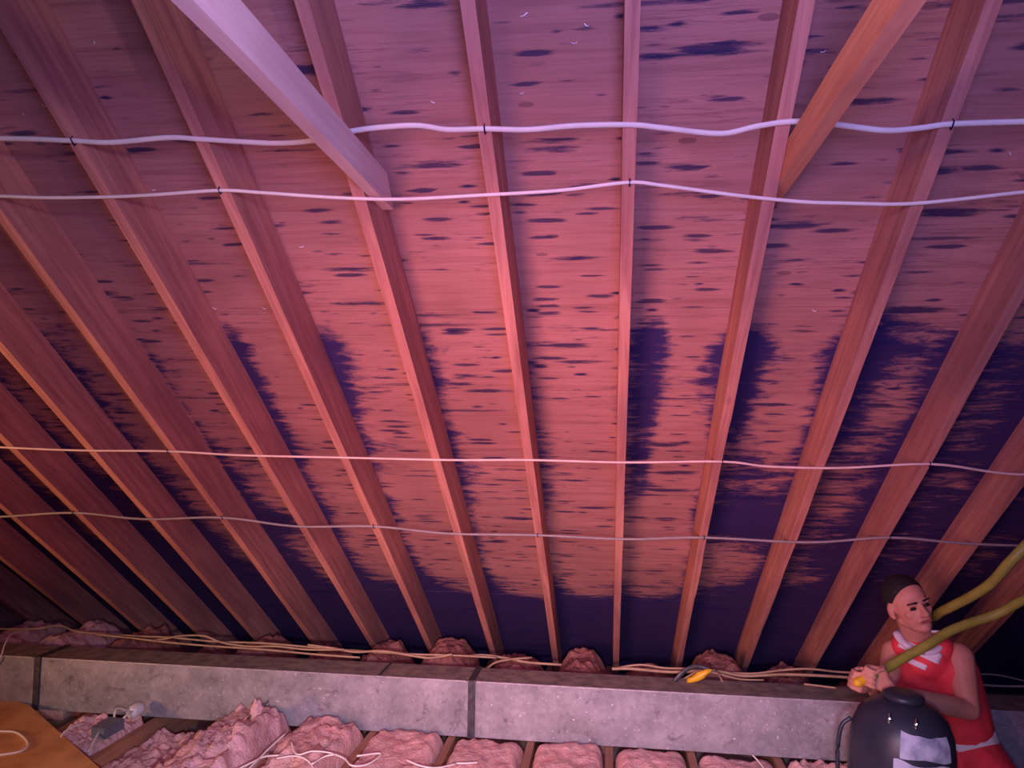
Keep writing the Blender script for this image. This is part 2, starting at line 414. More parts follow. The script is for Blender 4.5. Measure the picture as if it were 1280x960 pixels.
RL = {-11: 'darkest rafter at the far lower left, only its low end in view',
      -10: 'sloping rafter crossing the lower left corner, seventh left of the one holding the pale tie',
      -9: 'dark sloping rafter at lower left, eighth to the left of the upright middle one but one further out',
      -8: 'sloping brown rafter at left, sixth to the left of the one holding the pale tie',
      -7: 'sloping brown rafter at left with the two lower cables crossing it near the left frame edge',
      -6: 'sloping rafter with orange lower edge, fourth left of the one holding the pale tie',
      -5: 'sloping rafter third to the left of the one holding the pale collar tie',
      -4: 'sloping rafter running up into the top left corner of the view',
      -3: 'sloping rafter whose top passes behind the pale collar tie',
      -2: 'brown rafter to which the pale pink collar tie is fixed',
      -1: 'brown rafter between the upright middle one and the one holding the pale tie',
      0: 'upright middle rafter with navy mould along its right side',
      1: 'reddish rafter to which the orange collar tie is fixed',
      2: 'wide waney rafter directly right of the one holding the orange tie',
      3: 'leaning waney rafter ending just left of the kneeling person',
      4: 'dim leaning rafter at the right edge, behind the head of the person',
      5: 'dim last rafter at the far right, behind the yellow-green hose'}
RL[-9] = 'dark sloping rafter, seventh left of the one holding the pale tie'
RL[-10] = 'dark sloping rafter, eighth left of the one holding the pale tie'
RL[-8] = 'sloping brown rafter, sixth left of the one holding the pale tie'
RL[-7] = 'sloping brown rafter, fifth left of the one holding the pale tie'
for i, u in US.items():
    o = obj('rafter', rafter_mesh(i, i >= 1), M['rafter'])
    o.location = ROOF + Vector((u, 0, 0)); o.rotation_euler = (-TH, 0, 0)
    tag(o, RL[i], 'rafter', 'rafters under the roof deck')

# collar ties -------------------------------------------------------
def tie(x0, x1, z0, z1, m, label):
    bm = bmesh.new()
    y1b = (HN + D - .004 - (z0) * CT) / ST; y1t = (HN + D - .004 - (z1) * CT) / ST
    y1b, y1t = 2.34, 2.26
    rings = box(bm, x0, x1, -1.6, 2.3, z0 + CAMZ, z1 + CAMZ, segs=30)
    for k_, v in enumerate(rings[-1]): v.co.y = y1b if k_ in (0, 1) else y1t
    for R in rings[:-1]:
        for v in R: v.co += Vector((noise.noise(v.co * 3), 0, noise.noise(v.co * 3 + Vector((9, 0, 0))))) * .002
    bevel(bm, .002, 1)
    o = obj('collar_tie', bm, m); tag(o, label, 'beam', 'collar ties running back overhead'); return o
tie(-.733, -.695, .722, .815, M['tie_pale'], 'pale pink horizontal collar tie coming in at the top left')
tie(.474, .512, .715, .800, M['tie_orange'], 'bright orange horizontal collar tie coming in at the top right')

# cables stapled under the rafters ---------------------------------
def cable(pts, n_off, rad, flat, m, label, staples, wob=0.0):
    P = [r2w(*roof(x, y, n_off)) for x, y in pts]
    e = empty('electric_cable', P[len(P) // 2]); e_inv = -e.location
    bm = bmesh.new(); tube(bm, [p + e_inv for p in P], rad, 8, flat, 5, Vector((0, ST, CT)))
    obj('cable_sheath', bm, m, e, True)
    for sx, sy in staples:
        c = r2w(*roof(sx, sy, n_off)) + e_inv
        bm = bmesh.new()
        sl, nn, ww = Vector((0, CT, -ST)), Vector((0, ST, CT)), rad * flat + .003
        tube(bm, [c - sl * ww + nn * (abs(n_off) - .001), c - sl * ww - nn * (rad + .001), c - nn * (rad + .003), c + sl * ww - nn * (rad + .001), c + sl * ww + nn * (abs(n_off) - .001)], .0022, 6, 1, 1)
        obj('staple', bm, M['staple'], e)
    tag(e, label, 'cable', 'cables stapled across the rafters'); return e
cable([(-60, 172), (0, 173), (45, 174), (92, 176), (140, 178), (210, 172), (250, 174), (300, 177), (350, 179), (395, 175), (445, 163), (490, 158), (525, 157), (560, 162),
       (606, 161), (660, 162), (720, 157), (790, 156), (830, 160), (900, 167), (945, 158), (990, 152), (1040, 155), (1105, 163), (1150, 160), (1190, 155), (1280, 152), (1340, 151)],
      -.0065, .0050, 1.7, M['white_cable'], 'thick white flat cable, topmost of the four, passing above both collar ties', [(92, 176), (606, 161), (1190, 155)])
cable([(-60, 244), (0, 245), (60, 247), (140, 246), (200, 243), (275, 238), (330, 241), (420, 247), (500, 249), (600, 244), (700, 238), (785, 228), (830, 232), (920, 244),
       (1000, 252), (1060, 254), (1130, 255), (1200, 249), (1280, 240), (1340, 236)],
      -.006, .0046, 1.3, M['white_cable'], 'white cable second from the top, stapled to the middle rafter', [(275, 238), (787, 228)])
cable([(-60, 555), (0, 559), (100, 563), (210, 564), (300, 569), (430, 572), (560, 575), (662, 575), (780, 578), (903, 577), (960, 583), (1050, 585), (1162, 580), (1240, 590), (1280, 593), (1340, 590)],
      -.0060, .0048, 1.15, M['tan_cable'], 'thin pinkish white cable, third from the top, across the middle of the mouldy deck', [(210, 564), (903, 577), (1162, 580)])
cable([(-60, 645), (0, 646), (92, 641), (180, 649), (278, 647), (370, 658), (467, 658), (560, 667), (672, 669), (780, 674), (880, 672), (1010, 678), (1112, 672), (1200, 679), (1280, 682), (1340, 680)],
      -.0070, .0056, 1.25, M['grey_cable'], 'dull grey cable, lowest of the four stapled across the rafters', [(92, 641), (278, 647), (467, 658), (672, 669), (880, 672), (1112, 672)])

# bright nail tips on the deck
for i, (x, y) in enumerate([(118, 53), (192, 237), (377, 308), (240, 408), (268, 385), (541, 127), (655, 18), (733, 31), (718, 53), (1029, 64), (1018, 388), (29, 142), (55, 131), (1143, 14), (1263, 192), (652, 116), (361, 340), (330, 385)]):
    c = r2w(*roof(x, y, D - .004)); bm = bmesh.new()
    a = random.uniform(0, 6.28); dv = Vector((math.cos(a), math.sin(a) * .6, -.3)) * random.uniform(.006, .012)
    tube(bm, [-dv, Vector((0, 0, -.003)), dv], .0016, 6, 1, 3)
    o = obj('nail', bm, M['nail'], loc=c)
    tag(o, 'tiny bright bent nail tip poking through the plywood deck', 'nail', 'bright nail tips on the roof deck')

# ------------------------------------------------------------------ floor level
JT = .075
JL = {-7: 'ceiling joist furthest left, mostly under the tan board'}
for i in range(-7, 5):
    u = US[i] - .045 if i > -7 else US[i] - .045
    bm = bmesh.new(); box(bm, u - .019, u + .019, 1.2, 5.3, -.098, JT, segs=20)
    for v in bm.verts: v.co.x += noise.noise(Vector((i * 3, v.co.y, v.co.z))) * .002
    bevel(bm, .002, 1)
    o = obj('ceiling_joist', bm, M['joist'])
    lab = {-7: 'joist at the far left, under the end of the tan board', -6: 'joist at left directly beside the tan board', -5: 'joist between the grey junction box and the big torn insulation',
           -4: 'joist in the dark gap between the two torn insulation batts', -3: 'joist hidden among the batts under the tangle of white cord',
           -2: 'joist in the gap just below the joint in the middle of the duct', -1: 'joist first to the right of the duct joint', 0: 'joist second to the right of the duct joint',
           1: 'joist third to the right of the duct joint', 2: 'joist fourth to the right of the duct joint, beside a short cord end', 3: 'joist directly left of the dark drum', 4: 'joist behind the dark drum under the person'}[i]
    tag(o, lab, 'joist', 'ceiling joists between the insulation')

def batt(x0, x1, y0, y1, z0, z1, seed, amp=.03, round_=.05, m='pink', slopeL=0, fine=.02, n=(34, 60)):
    bm = bmesh.new(); nx, ny = n; g = []
    for j in range(ny + 1):
        row = []
        for i in range(nx + 1):
            fx, fy = i / nx, j / ny
            x = x0 + (x1 - x0) * fx; y = y0 + (y1 - y0) * fy
            e = min(fx, 1 - fx) * (x1 - x0); ey = min(fy, 1 - fy) * (y1 - y0)
            h = math.sqrt(max(0, 1 - (1 - min(1, e / round_)) ** 2)); h *= math.sqrt(max(0, 1 - (1 - min(1, ey / round_)) ** 2))
            p = Vector((x * 5 + seed * 7.7, y * 5, seed))
            q = 1 - abs(noise.noise(p * 1.3)) * 2
            z = z0 + (z1 - z0) * h + (noise.noise(p) * amp + q * amp * .6 - amp * .4) * h
            z += noise.turbulence(p * 4, 4, False) * fine * h
            sx = noise.noise(p * 2 + Vector((5, 0, 0))) * fine * .8 * h; sy = noise.noise(p * 2 + Vector((0, 5, 0))) * fine * h
            row.append(bm.verts.new((x + sx, y + sy, z)))
        g.append(row)
    for j in range(ny):
        for i in range(nx): bm.faces.new((g[j][i], g[j][i + 1], g[j + 1][i + 1], g[j + 1][i]))
    per = [g[0][i] for i in range(nx + 1)] + [g[j][nx] for j in range(1, ny + 1)] + [g[ny][i] for i in range(nx - 1, -1, -1)] + [g[j][0] for j in range(ny - 1, 0, -1)]
    low = [bm.verts.new((v.co.x, v.co.y, -.095)) for v in per]
    for k_ in range(len(per)): bm.faces.new((per[k_], per[(k_ + 1) % len(per)], low[(k_ + 1) % len(per)], low[k_]))
    bm.faces.new(low)
    return obj('insulation_batt', bm, M[m], None, True)
jo = {i: US[i] - .045 for i in US}
G = 'pink insulation batts between the joists'
def bay(i, *a, **k):
    return batt(jo[i] + .024, jo[i + 1] - .024, *a, **k)
tag(bay(1, 2.3, 3.93, .0, .088, 11, .014, .05, 'pink', fine=.012), 'smooth pink batt between the third and fourth joists right of the duct joint', 'insulation', G)
tag(bay(0, 2.3, 3.93, .0, .108, 12, .016, .06, 'pink', fine=.012), 'smooth pink batt between the second and third joists right of the duct joint', 'insulation', G)
tag(bay(-1, 2.3, 3.93, .0, .115, 13, .016, .06, 'pink', fine=.012), 'smooth plump pink batt between the first and second joists right of the duct joint', 'insulation', G)
tag(bay(-2, 2.3, 3.93, .0, .105, 14, .018, .06, 'pink', fine=.016), 'pink batt directly right of the duct joint with a loose flap on top', 'insulation', G)
tag(bay(-3, 2.3, 3.93, .0, .125, 15, .020, .06, 'pink', fine=.016), 'wide pink batt directly left of the duct joint, ending in a square edge', 'insulation', G)
tag(bay(-4, 2.3, 3.93, .0, .165, 16, .040, .07, 'pink', fine=.028), 'pink batt with a raised curled lip, under the tangle of white cord', 'insulation', G)
tag(batt(jo[-5] + .05, jo[-4] - .022, 2.3, 3.93, .0, .20, 17, .045, .07, 'pink_fluffy', fine=.045), 'big torn lilac-pink fluffy heap standing highest against the duct', 'insulation', G)
tag(bay(-6, 3.1, 3.93, .0, .030, 18, .015, .06, 'pink_fluffy', fine=.03), 'low sunken pink batt below the grey junction box', 'insulation', G)
tag(bay(-7, 3.55, 3.93, .0, .10, 19, .03, .08, 'pink_fluffy', fine=.04), 'torn pink lump between the tan board and the duct', 'insulation', G)
tag(bay(2, 3.24, 3.93, .0, .085, 20, .03, .06, 'pink', fine=.03), 'shabby pink batt just left of the dark drum', 'insulation', G)
tag(bay(3, 3.24, 3.93, .0, .04, 21, .02, .06, 'pink', fine=.02), 'pink batt beneath the dark drum', 'insulation', G)

# eave insulation behind the duct: one lump per bay
EL = {}
for i in range(-10, 4):
    hgt = {-10: .33, -9: .34, -8: .31, -7: .20, -6: .29, -5: .24, -4: .30, -3: .33, -2: .27, -1: .30, 0: .22, 1: .33, 2: .26, 3: .2}[i]
    y0 = {-10: 4.26, -9: 4.26, -8: 4.3, -3: 4.36, -1: 4.26, -4: 4.36}.get(i, 4.42)
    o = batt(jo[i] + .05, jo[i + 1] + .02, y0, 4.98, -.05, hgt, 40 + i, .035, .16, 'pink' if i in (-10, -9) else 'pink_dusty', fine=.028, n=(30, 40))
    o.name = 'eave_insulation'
    side = {-10: 'pinkish eave insulation at the left frame edge behind the duct', -9: 'brighter crumpled eave insulation at left, behind the leftmost duct joint', -8: 'dusty eave insulation behind the duct, beside the left crumpled piece',
            -7: 'low dusty eave insulation behind the left part of the duct', -6: 'dusty rose tuft of eave insulation behind the duct above the big torn heap',
            -5: 'low eave insulation behind the duct above the cord tangle', -4: 'dusty eave insulation mound left of the rafter with the pale tie, behind the duct',
            -3: 'humped eave insulation directly left of the foot of the pale-tie rafter', -2: 'eave insulation behind the duct joint',
            -1: 'rounded eave insulation mound at the foot of the middle rafter, on its left', 0: 'low eave insulation at the foot of the middle rafter, on its right',
            1: 'brown rounded eave insulation mound above the yellow scrap', 2: 'dark eave insulation left of the hands of the person', 3: 'dark eave insulation behind the person'}[i]
    tag(o, side, 'insulation', 'eave insulation behind the duct')

# the duct ----------------------------------------------------------
duct = empty('air_duct', (0, 3.95, .08))
tag(duct, 'long dusty galvanised steel duct lying level across the joists', 'duct')
DH, DW = .280, .235
joints = [-6.6, -3.16, -.70, 1.55, 3.5]
for a, b in zip(joints, joints[1:]):
    bm = bmesh.new(); n = 40
    rows = []
    for i in range(n + 1):
        x = a + .012 + (b - a - .024) * i / n; mid = math.sin(math.pi * i / n)
        wv = noise.noise(Vector((x * 1.5, 0, 0))) * .004
        rows.append([bm.verts.new(c) for c in ((x, 0 + wv * mid, 0), (x, DW, 0), (x, DW, DH), (x, 0 + wv * mid, DH + .001), (x, -.004 * mid + wv, DH * .5))])
    for A, B in zip(rows, rows[1:]):
        for k_ in range(5):
            q = bm.faces.new((A[k_], A[(k_ + 1) % 5], B[(k_ + 1) % 5], B[k_])); q.material_index = 1 if k_ == 2 else 0
    bm.faces.new(rows[0]); bm.faces.new(rows[-1])
    obj('duct_section', bm, [M['metal'], M['dust']], duct)
for x in joints[1:-1]:
    bm = bmesh.new(); box(bm, x - .016, x + .016, -.007, DW + .006, -.004, DH + .006); bevel(bm, .003, 1)
    obj('joint_flange', bm, M['joint'], duct)
    bm = bmesh.new(); box(bm, x + .012, x + .022, -.010, -.002, -.002, DH + .01); obj('drive_cleat', bm, M['joint'], duct)
for x0, x1 in ((-6.5, -3.19), (-3.13, -.73), (-.67, 1.5)):     # folded bright lip along the front top edge
    bm = bmesh.new(); box(bm, x0, x1, -.004, .004, DH - .003, DH + .004); obj('edge_lip', bm, plain('bright_fold', (.55, .53, .6), .4, .4), duct)
bm = bmesh.new(); box(bm, -1.20, -1.19, .002, DW, DH, DH + .005); obj('lap_seam', bm, M['joint'], duct)

# old wires running along the eave behind the duct --------------------
def wire(pts, z, rad, m, label, group='old wires along the eave'):
    P = [at(x, y, Y) for x, y, Y in pts]
    bm = bmesh.new(); c = P[0].copy(); tube(bm, [p - c for p in P], rad, 6, 1, 5)
    o = obj('old_wire', bm, m, None, True, c); tag(o, label, 'wire', group); return o
wire([(-40, 783, 4.3), (0, 786, 4.3), (45, 786, 4.3), (75, 782, 4.35), (100, 790, 4.4), (170, 795, 4.35), (215, 797, 4.35), (270, 802, 4.35), (330, 804, 4.35), (400, 810, 4.35), (470, 815, 4.35), (520, 818, 4.35), (563, 819, 4.35), (620, 822, 4.35)],
     0, .006, M['old_cable'], 'tan wire along the eave running the full left half above the duct')
wire([(120, 793, 4.32), (160, 797, 4.32), (195, 800, 4.32), (225, 795, 4.32), (255, 795, 4.32), (277, 803, 4.32), (310, 808, 4.32), (345, 808, 4.32), (385, 812, 4.32), (430, 812, 4.32)],
     0, .006, M['old_cable'], 'tan wire arching up over its neighbours behind the left part of the duct')
wire([(160, 797, 4.3), (210, 803, 4.3), (270, 808, 4.3), (330, 812, 4.3), (395, 818, 4.3), (450, 822, 4.3)], 0, .006, M['old_cable'], 'low tan wire lying nearest the back edge of the duct at left')
wire([(385, 806, 4.33), (420, 811, 4.33), (445, 815, 4.33), (480, 814, 4.33), (530, 822, 4.33), (548, 821, 4.33), (565, 818, 4.33)], 0, .007, M['old_cable'], 'pale wire crossing over the others left of the duct joint')
wire([(585, 820, 4.4), (605, 819, 4.4), (635, 823, 4.4), (660, 828, 4.4), (702, 831, 4.4)], 0, .007, M['old_cable'], 'short pale wire above the duct joint')
wire([(608, 836, 4.25), (620, 828, 4.3), (640, 824, 4.35), (665, 822, 4.4)], 0, .006, M['old_cable'], 'dark bent wire end rising beside the duct joint')
wire([(765, 836, 4.35), (800, 831, 4.35), (830, 835, 4.35), (860, 836, 4.35), (900, 840, 4.35), (940, 842, 4.35), (975, 838, 4.35), (1010, 836, 4.35), (1050, 840, 4.4), (1100, 842, 4.4), (1180, 850, 4.4)],
     0, .006, M['old_cable'], 'upper tan wire on the right, running from the middle rafter to the hands')
wire([(765, 836, 4.32), (790, 836, 4.32), (840, 840, 4.32), (890, 838, 4.32), (930, 845, 4.32), (980, 843, 4.32), (1050, 846, 4.35), (1120, 852, 4.35)],
     0, .008, M['old_cable'], 'thicker tan wire on the right just under the upper one')
wire([(820, 847, 4.25), (850, 850, 4.2), (875, 838, 4.25), (897, 842, 4.25), (925, 849, 4.25), (955, 850, 4.25)], 0, .005, M['old_cable'], 'thin wire dipping behind the yellow scrap')
wire([(895, 838, 4.3), (900, 846, 4.2), (905, 856, 4.15)], 0, .006, M['old_cable'], 'bent dark wire end hanging onto the duct right of the yellow scrap')
wire([(1005, 855, 4.12), (1030, 858, 4.10), (1045, 860, 4.09)], 0, .005, M['old_cable'], 'short loose wire end on the dusty duct top')
wire([(1190, 850, 4.4), (1240, 857, 4.4), (1300, 858, 4.4)], 0, .006, M['grey_cable'], 'straight grey wire behind the person at the right edge')
wire([(1190, 845, 4.5), (1240, 843, 4.5), (1285, 852, 4.5)], 0, .004, M['grey_cable'], 'thin sagging grey wire behind the person at the right edge')

# yellow scrap with a grey curved strip lying on the duct
e = empty('plastic_scrap', at(872, 850, 4.12)); tag(e, 'crumpled yellow plastic scrap with a grey curved strip on top of the duct', 'scrap')
bm = bmesh.new(); bmesh.ops.create_icosphere(bm, subdivisions=3, radius=1)
for v in bm.verts:
    k_ = 1 + .35 * noise.noise(v.co * 2); v.co = Vector((v.co.x * .062 * k_, v.co.y * .02, v.co.z * .022 * k_ + v.co.x * .030))
o = obj('yellow_sheet', bm, M['yellow'], e, True, (.01, 0, .022))
bm = bmesh.new(); tube(bm, [(-.12, 0, -.015), (-.09, 0, .02), (-.05, .01, .05), (.0, .02, .062), (.07, .02, .05)], .012, 8, .5, 5)
obj('curved_strip', bm, M['joint'], e, True)

# tan board bottom left ----------------------------------------------
z = .100
pl = [atz(-30, 868, z), atz(35, 884, z), atz(128, 968, z), atz(160, 1010, z), atz(-60, 1040, z)]
bm = bmesh.new(); A = [bm.verts.new(p) for p in pl]; B = [bm.verts.new(p + Vector((0, 0, .016))) for p in pl]
bm.faces.new(A); bm.faces.new(B)
for i in range(5): bm.faces.new((A[i], A[(i + 1) % 5], B[(i + 1) % 5], B[i]))
o = obj('floor_board', bm, M['board']); tag(o, 'tan particle board corner lying on the joists at the bottom left', 'board')

def cord(pts, m='cord', rad=.004, label='', name='white_cord', group=None, cat='cord', z=.2):
    P = [atz(x, y, zz) for x, y, zz in pts]
    bm = bmesh.new(); c = P[0].copy(); tube(bm, [p - c for p in P], rad, 6, 1, 6)
    o = obj(name, bm, M[m], None, True, c); tag(o, label, cat, group); return o
cord([(-30, 913, .122), (0, 914, .122), (18, 915, .122), (30, 922, .122), (35, 931, .122), (28, 938, .122), (12, 942, .122), (-30, 947, .122)], rad=.0055, label='cream cable loop lying on the tan board')
P = [at(-20, 845, 3.92), at(0, 822, 3.93), at(6, 806, 4.0), at(14, 793, 4.12), at(30, 790, 4.26)]
bm = bmesh.new(); c = P[0].copy(); tube(bm, [p - c for p in P], .004, 6, 1, 6)
tag(obj('thin_wire', bm, M['cord'], None, True, c), 'thin white wire rising over the left end of the duct', 'wire')
cord([(76, 930, .10), (78, 918, .12), (90, 909, .13), (106, 904, .12)], rad=.005, label='cream cable arching from the tan board to the sunken batt')
GG = 'white cord tangle on the insulation'
cord([(296, 975, .17), (315, 957, .18), (335, 937, .19), (357, 917, .21)], label='straight piece of white cord rising to the right', group=GG)
cord([(290, 965, .17), (315, 953, .18), (330, 946, .18), (349, 944, .18)], label='white cord branch crossing the foot of the straight piece', group=GG)
cord([(346, 948, .18), (366, 945, .19), (380, 948, .19), (390, 957, .18), (395, 975, .17)], label='white cord arc curving down in the middle of the tangle', group=GG)
cord([(364, 927, .20), (371, 943, .19), (390, 939, .20), (412, 941, .19), (430, 948, .18), (440, 957, .18), (460, 955, .17), (476, 942, .17), (446, 945, .18)], label='long white cord looping right out of the tangle', group=GG)
cord([(390, 955, .19), (405, 946, .19), (418, 943, .20)], label='short white cord under the long loop', group=GG)
cord([(508, 950, .155), (525, 957, .15), (545, 960, .15), (570, 955, .14)], label='sagging white cord right of the tangle', group=GG)
cord([(570, 954, .135), (583, 954, .135), (597, 953, .13)], label='short loose piece of white cord left of the first joist', group=GG)
cord([(940, 943, .12), (950, 954, .11), (962, 970, .10)], label='short white cord end beside the fourth joist right of the duct joint', group=GG)

# grey junction box with white fitting
e = empty('junction_box', atz(140, 925, .06)); tag(e, 'small grey electrical box with a white fitting sitting in the sunken bay', 'box')
c0 = atz(132, 918, .095); c1 = atz(172, 895, .112)
ax = (c1 - c0).normalized(); ro = ax.to_track_quat('X', 'Z').to_euler()
def sub(name, bm, m, off, sm_=False):
    o = obj(name, bm, m, e, sm_); o.location = off - e.location; o.rotation_euler = ro; return o
bm = bmesh.new(); box(bm, -.05, .08, -.04, .04, 0, .05); bevel(bm, .004, 2); sub('box_body', bm, M['box_grey'], c0)
bm = bmesh.new(); box(bm, -.045, .075, -.043, .043, .05, .053); sub('box_cover', bm, M['box_grey'], c0)
bm = bmesh.new(); lathe(bm, [(.02, 0), (.034, .005), (.036, .06), (.03, .075), (.015, .08)], 20); bmesh.ops.rotate(bm, verts=bm.verts, matrix=Matrix.Rotation(math.pi / 2, 3, 'Y'))
sub('white_fitting', bm, M['white_metal'], c0 + ax * .16 + Vector((0, 0, .035)), True)
for k_, (dy, q) in enumerate(((.018, .05), (-.018, .03))):
    bm = bmesh.new(); tube(bm, [(.07, dy, .03), (.11, dy * 2, .03 + q), (.16, dy, .05)], .006, 6, 1, 5); sub('lead', bm, M['white_metal'], c0, True)
bm = bmesh.new(); tube(bm, [(-.04, 0, .03), (-.10, -.03, .02), (-.17, -.06, .0)], .006, 6, 1, 5); sub('lead', bm, M['white_metal'], c0, True)
# pink tuft with a twig
bm = bmesh.new(); bmesh.ops.create_icosphere(bm, subdivisions=3, radius=1)
for v in bm.verts: v.co = Vector((v.co.x * .030, v.co.y * .025, v.co.z * .055)) * (1 + .5 * noise.noise(v.co * 2.2))
o = obj('insulation_tuft', bm, M['pink_fluffy'], None, True, at(320, 889, 3.72)); tag(o, 'small upright pale pink tuft of insulation against the duct', 'insulation')
bm = bmesh.new(); p0, p1 = at(296, 912, 3.70), at(336, 877, 3.76); tube(bm, [p0, (p0 + p1) / 2 + Vector((0, -.03, .01)), p1], .004, 6, 1, 4)
o = obj('twig', bm, M['joint']); tag(o, 'thin dark stick poking up behind the small pink tuft', 'stick')

# ------------------------------------------------------------------ drum and hose
dc = at(1118, 930, 3.02); dc.z = JT + .002
drum = empty('sprayer_drum', dc, (0, math.radians(3), math.radians(-20))); drum.scale = (.90, .90, .945); tag(drum, 'dark slate plastic drum with blurred white label patches in front of the person', 'drum')
PROF = [(.15, 0), (.185, .012), (.19, .05), (.197, .25), (.197, .46), (.188, .53), (.165, .585), (.125, .625), (.075, .645)]
bm = bmesh.new(); lathe(bm, PROF, 48); obj('drum_body', bm, M['drum'], drum, True)
bm = bmesh.new(); lathe(bm, [(.072, .644), (.078, .650), (.078, .664), (.06, .674), (.02, .676)], 32); obj('drum_lid', bm, M['drum'], drum, True)
for (a0, a1, z0, z1) in ((-92, -30, .490, .575), (-98, -34, .425, .478), (-88, -40, .385, .412), (-70, -28, .355, .378), (-98, -60, .300, .345)):
    bm = bmesh.new(); nn = 16; rows = []
    for i in range(nn + 1):
        a = math.radians(a0 + (a1 - a0) * i / nn); col = []
        for j in range(6):
            z_ = z0 + (z1 - z0) * j / 5 + .010 * noise.noise(Vector((a * 4, z0 * 9, j * .3))) - i * .0008
            k_ = max(t for t in range(len(PROF) - 1) if PROF[t][1] <= z_)
            R = PROF[k_][0] + (PROF[k_ + 1][0] - PROF[k_][0]) * (z_ - PROF[k_][1]) / (PROF[k_ + 1][1] - PROF[k_][1]) + .0025
            col.append(bm.verts.new((R * math.cos(a), R * math.sin(a), z_)))
        rows.append(col)
    for A, B in zip(rows, rows[1:]):
        for j in range(5): bm.faces.new((A[j], B[j], B[j + 1], A[j + 1]))
    obj('label_patch', bm, M['label'], drum, True)
for a in (-108, -72):
    a_ = math.radians(a); c = Vector((.150 * math.cos(a_), .150 * math.sin(a_), .608)); bm = bmesh.new()
    tube(bm, [c + Vector((0, -.012, -.018)), c + Vector((0, -.014, 0)), c + Vector((0, -.004, .016))], .006, 8, 1, 4); obj('clasp', bm, M['chrome'], drum, True)
bm = bmesh.new(); tube(bm, [(-.19, -.02, .54), (-.225, -.03, .50), (-.235, -.03, .4), (-.225, -.03, .3), (-.19, -.02, .26)], .009, 8, 1, 5); obj('handle', bm, M['drum'], drum, True)

# ------------------------------------------------------------------ the person
def cap(bm, a, b, ra, rb, n=14):
    a, b = Vector(a), Vector(b); ax_ = b - a; L = ax_.length
    q = ax_.to_track_quat('Z', 'Y') if L > 1e-6 else Matrix.Identity(3).to_quaternion()
    rings = []
    for k_ in range(1, 6): t = math.pi / 2 * k_ / 6; rings.append((ra * math.sin(t), -ra * math.cos(t)))
    rings.append((ra, 0)); rings.append((rb, L))
    for k_ in range(5, 0, -1): t = math.pi / 2 * k_ / 6; rings.append((rb * math.sin(t), L + rb * math.cos(t)))
    V = [[bm.verts.new(a + q @ Vector((r_ * math.cos(2 * math.pi * i / n), r_ * math.sin(2 * math.pi * i / n), z_))) for i in range(n)] for r_, z_ in rings]
    for A, B in zip(V, V[1:]):
        for i in range(n): bm.faces.new((A[i], A[(i + 1) % n], B[(i + 1) % n], B[i]))
    bm.faces.new(V[0][::-1]); bm.faces.new(V[-1])
def chain(bm, pts):
    for (p, r1), (q, r2) in zip(pts, pts[1:]): cap(bm, p, q, r1, r2)
def ell(bm, c, rx, ry, rz, rot=None, sub_=3):
    g = bmesh.ops.create_icosphere(bm, subdivisions=sub_, radius=1)
    for v in g['verts']:
        p = Vector((v.co.x * rx, v.co.y * ry, v.co.z * rz))
        if rot: p = rot @ p
        v.co = p + Vector(c)
def remeshed(name, bm, m, parent, vox=.006, smooth=6, cut=None):
    me = bpy.data.meshes.new(name); bm.to_mesh(me); bm.free(); t = bpy.data.objects.new('tmp', me); C.objects.link(t)
    a = t.modifiers.new('r', 'REMESH'); a.mode = 'VOXEL'; a.voxel_size = vox
    if smooth: b = t.modifiers.new('s', 'SMOOTH'); b.iterations = smooth; b.factor = .5
    dg = bpy.context.evaluated_depsgraph_get(); me2 = bpy.data.meshes.new_from_object(t.evaluated_get(dg)); bpy.data.objects.remove(t)
    if cut:
        b2 = bmesh.new(); b2.from_mesh(me2)
        for co, no in cut:
            bmesh.ops.bisect_plane(b2, geom=b2.verts[:] + b2.edges[:] + b2.faces[:], plane_co=co, plane_no=no, clear_outer=True)
        b2.to_mesh(me2); b2.free()
    for p in me2.polygons: p.use_smooth = True
    me2.name = name; me2.materials.clear(); me2.materials.append(m)
    o = bpy.data.objects.new(name, me2); C.objects.link(o)
    if parent: o.parent = parent
    return o

pel = at(1196, 936, 3.62); wai = at(1190, 903, 3.58); che = at(1168, 848, 3.52); nek = at(1150, 800, 3.48); hed = at(1136, 756, 3.44)
shR = at(1118, 815, 3.56); shL = at(1198, 822, 3.46)      # his right (image left) and left shoulder
elR = at(1104, 872, 3.46); elL = at(1212, 888, 3.36)
wrR = at(1088, 856, 3.28); wrL = at(1118, 866, 3.20)
hpR = pel + Vector((-.08, .01, -.01)); hpL = pel + Vector((.05, -.05, -.01))
knR = Vector((1.30, 3.34, .17)); knL = hpL + Vector((.05, -.40, .0)); knL.z = .165
anR = hpR + Vector((-.05, .06, 0)); anR.z = .12; anL = hpL + Vector((.05, .0, 0)); anL.z = .12
per = empty('person', (pel.x, pel.y, JT)); tag(per, 'person in red and white sleeveless jersey kneeling by the duct with a yellow-green hose', 'person')
O = per.location
def rel(*a): return [v - O for v in a]
pel, wai, che, nek, hed, shR, shL, elR, elL, wrR, wrL, hpR, hpL, knR, knL, anR, anL = rel(pel, wai, che, nek, hed, shR, shL, elR, elL, wrR, wrL, hpR, hpL, knR, knL, anR, anL)
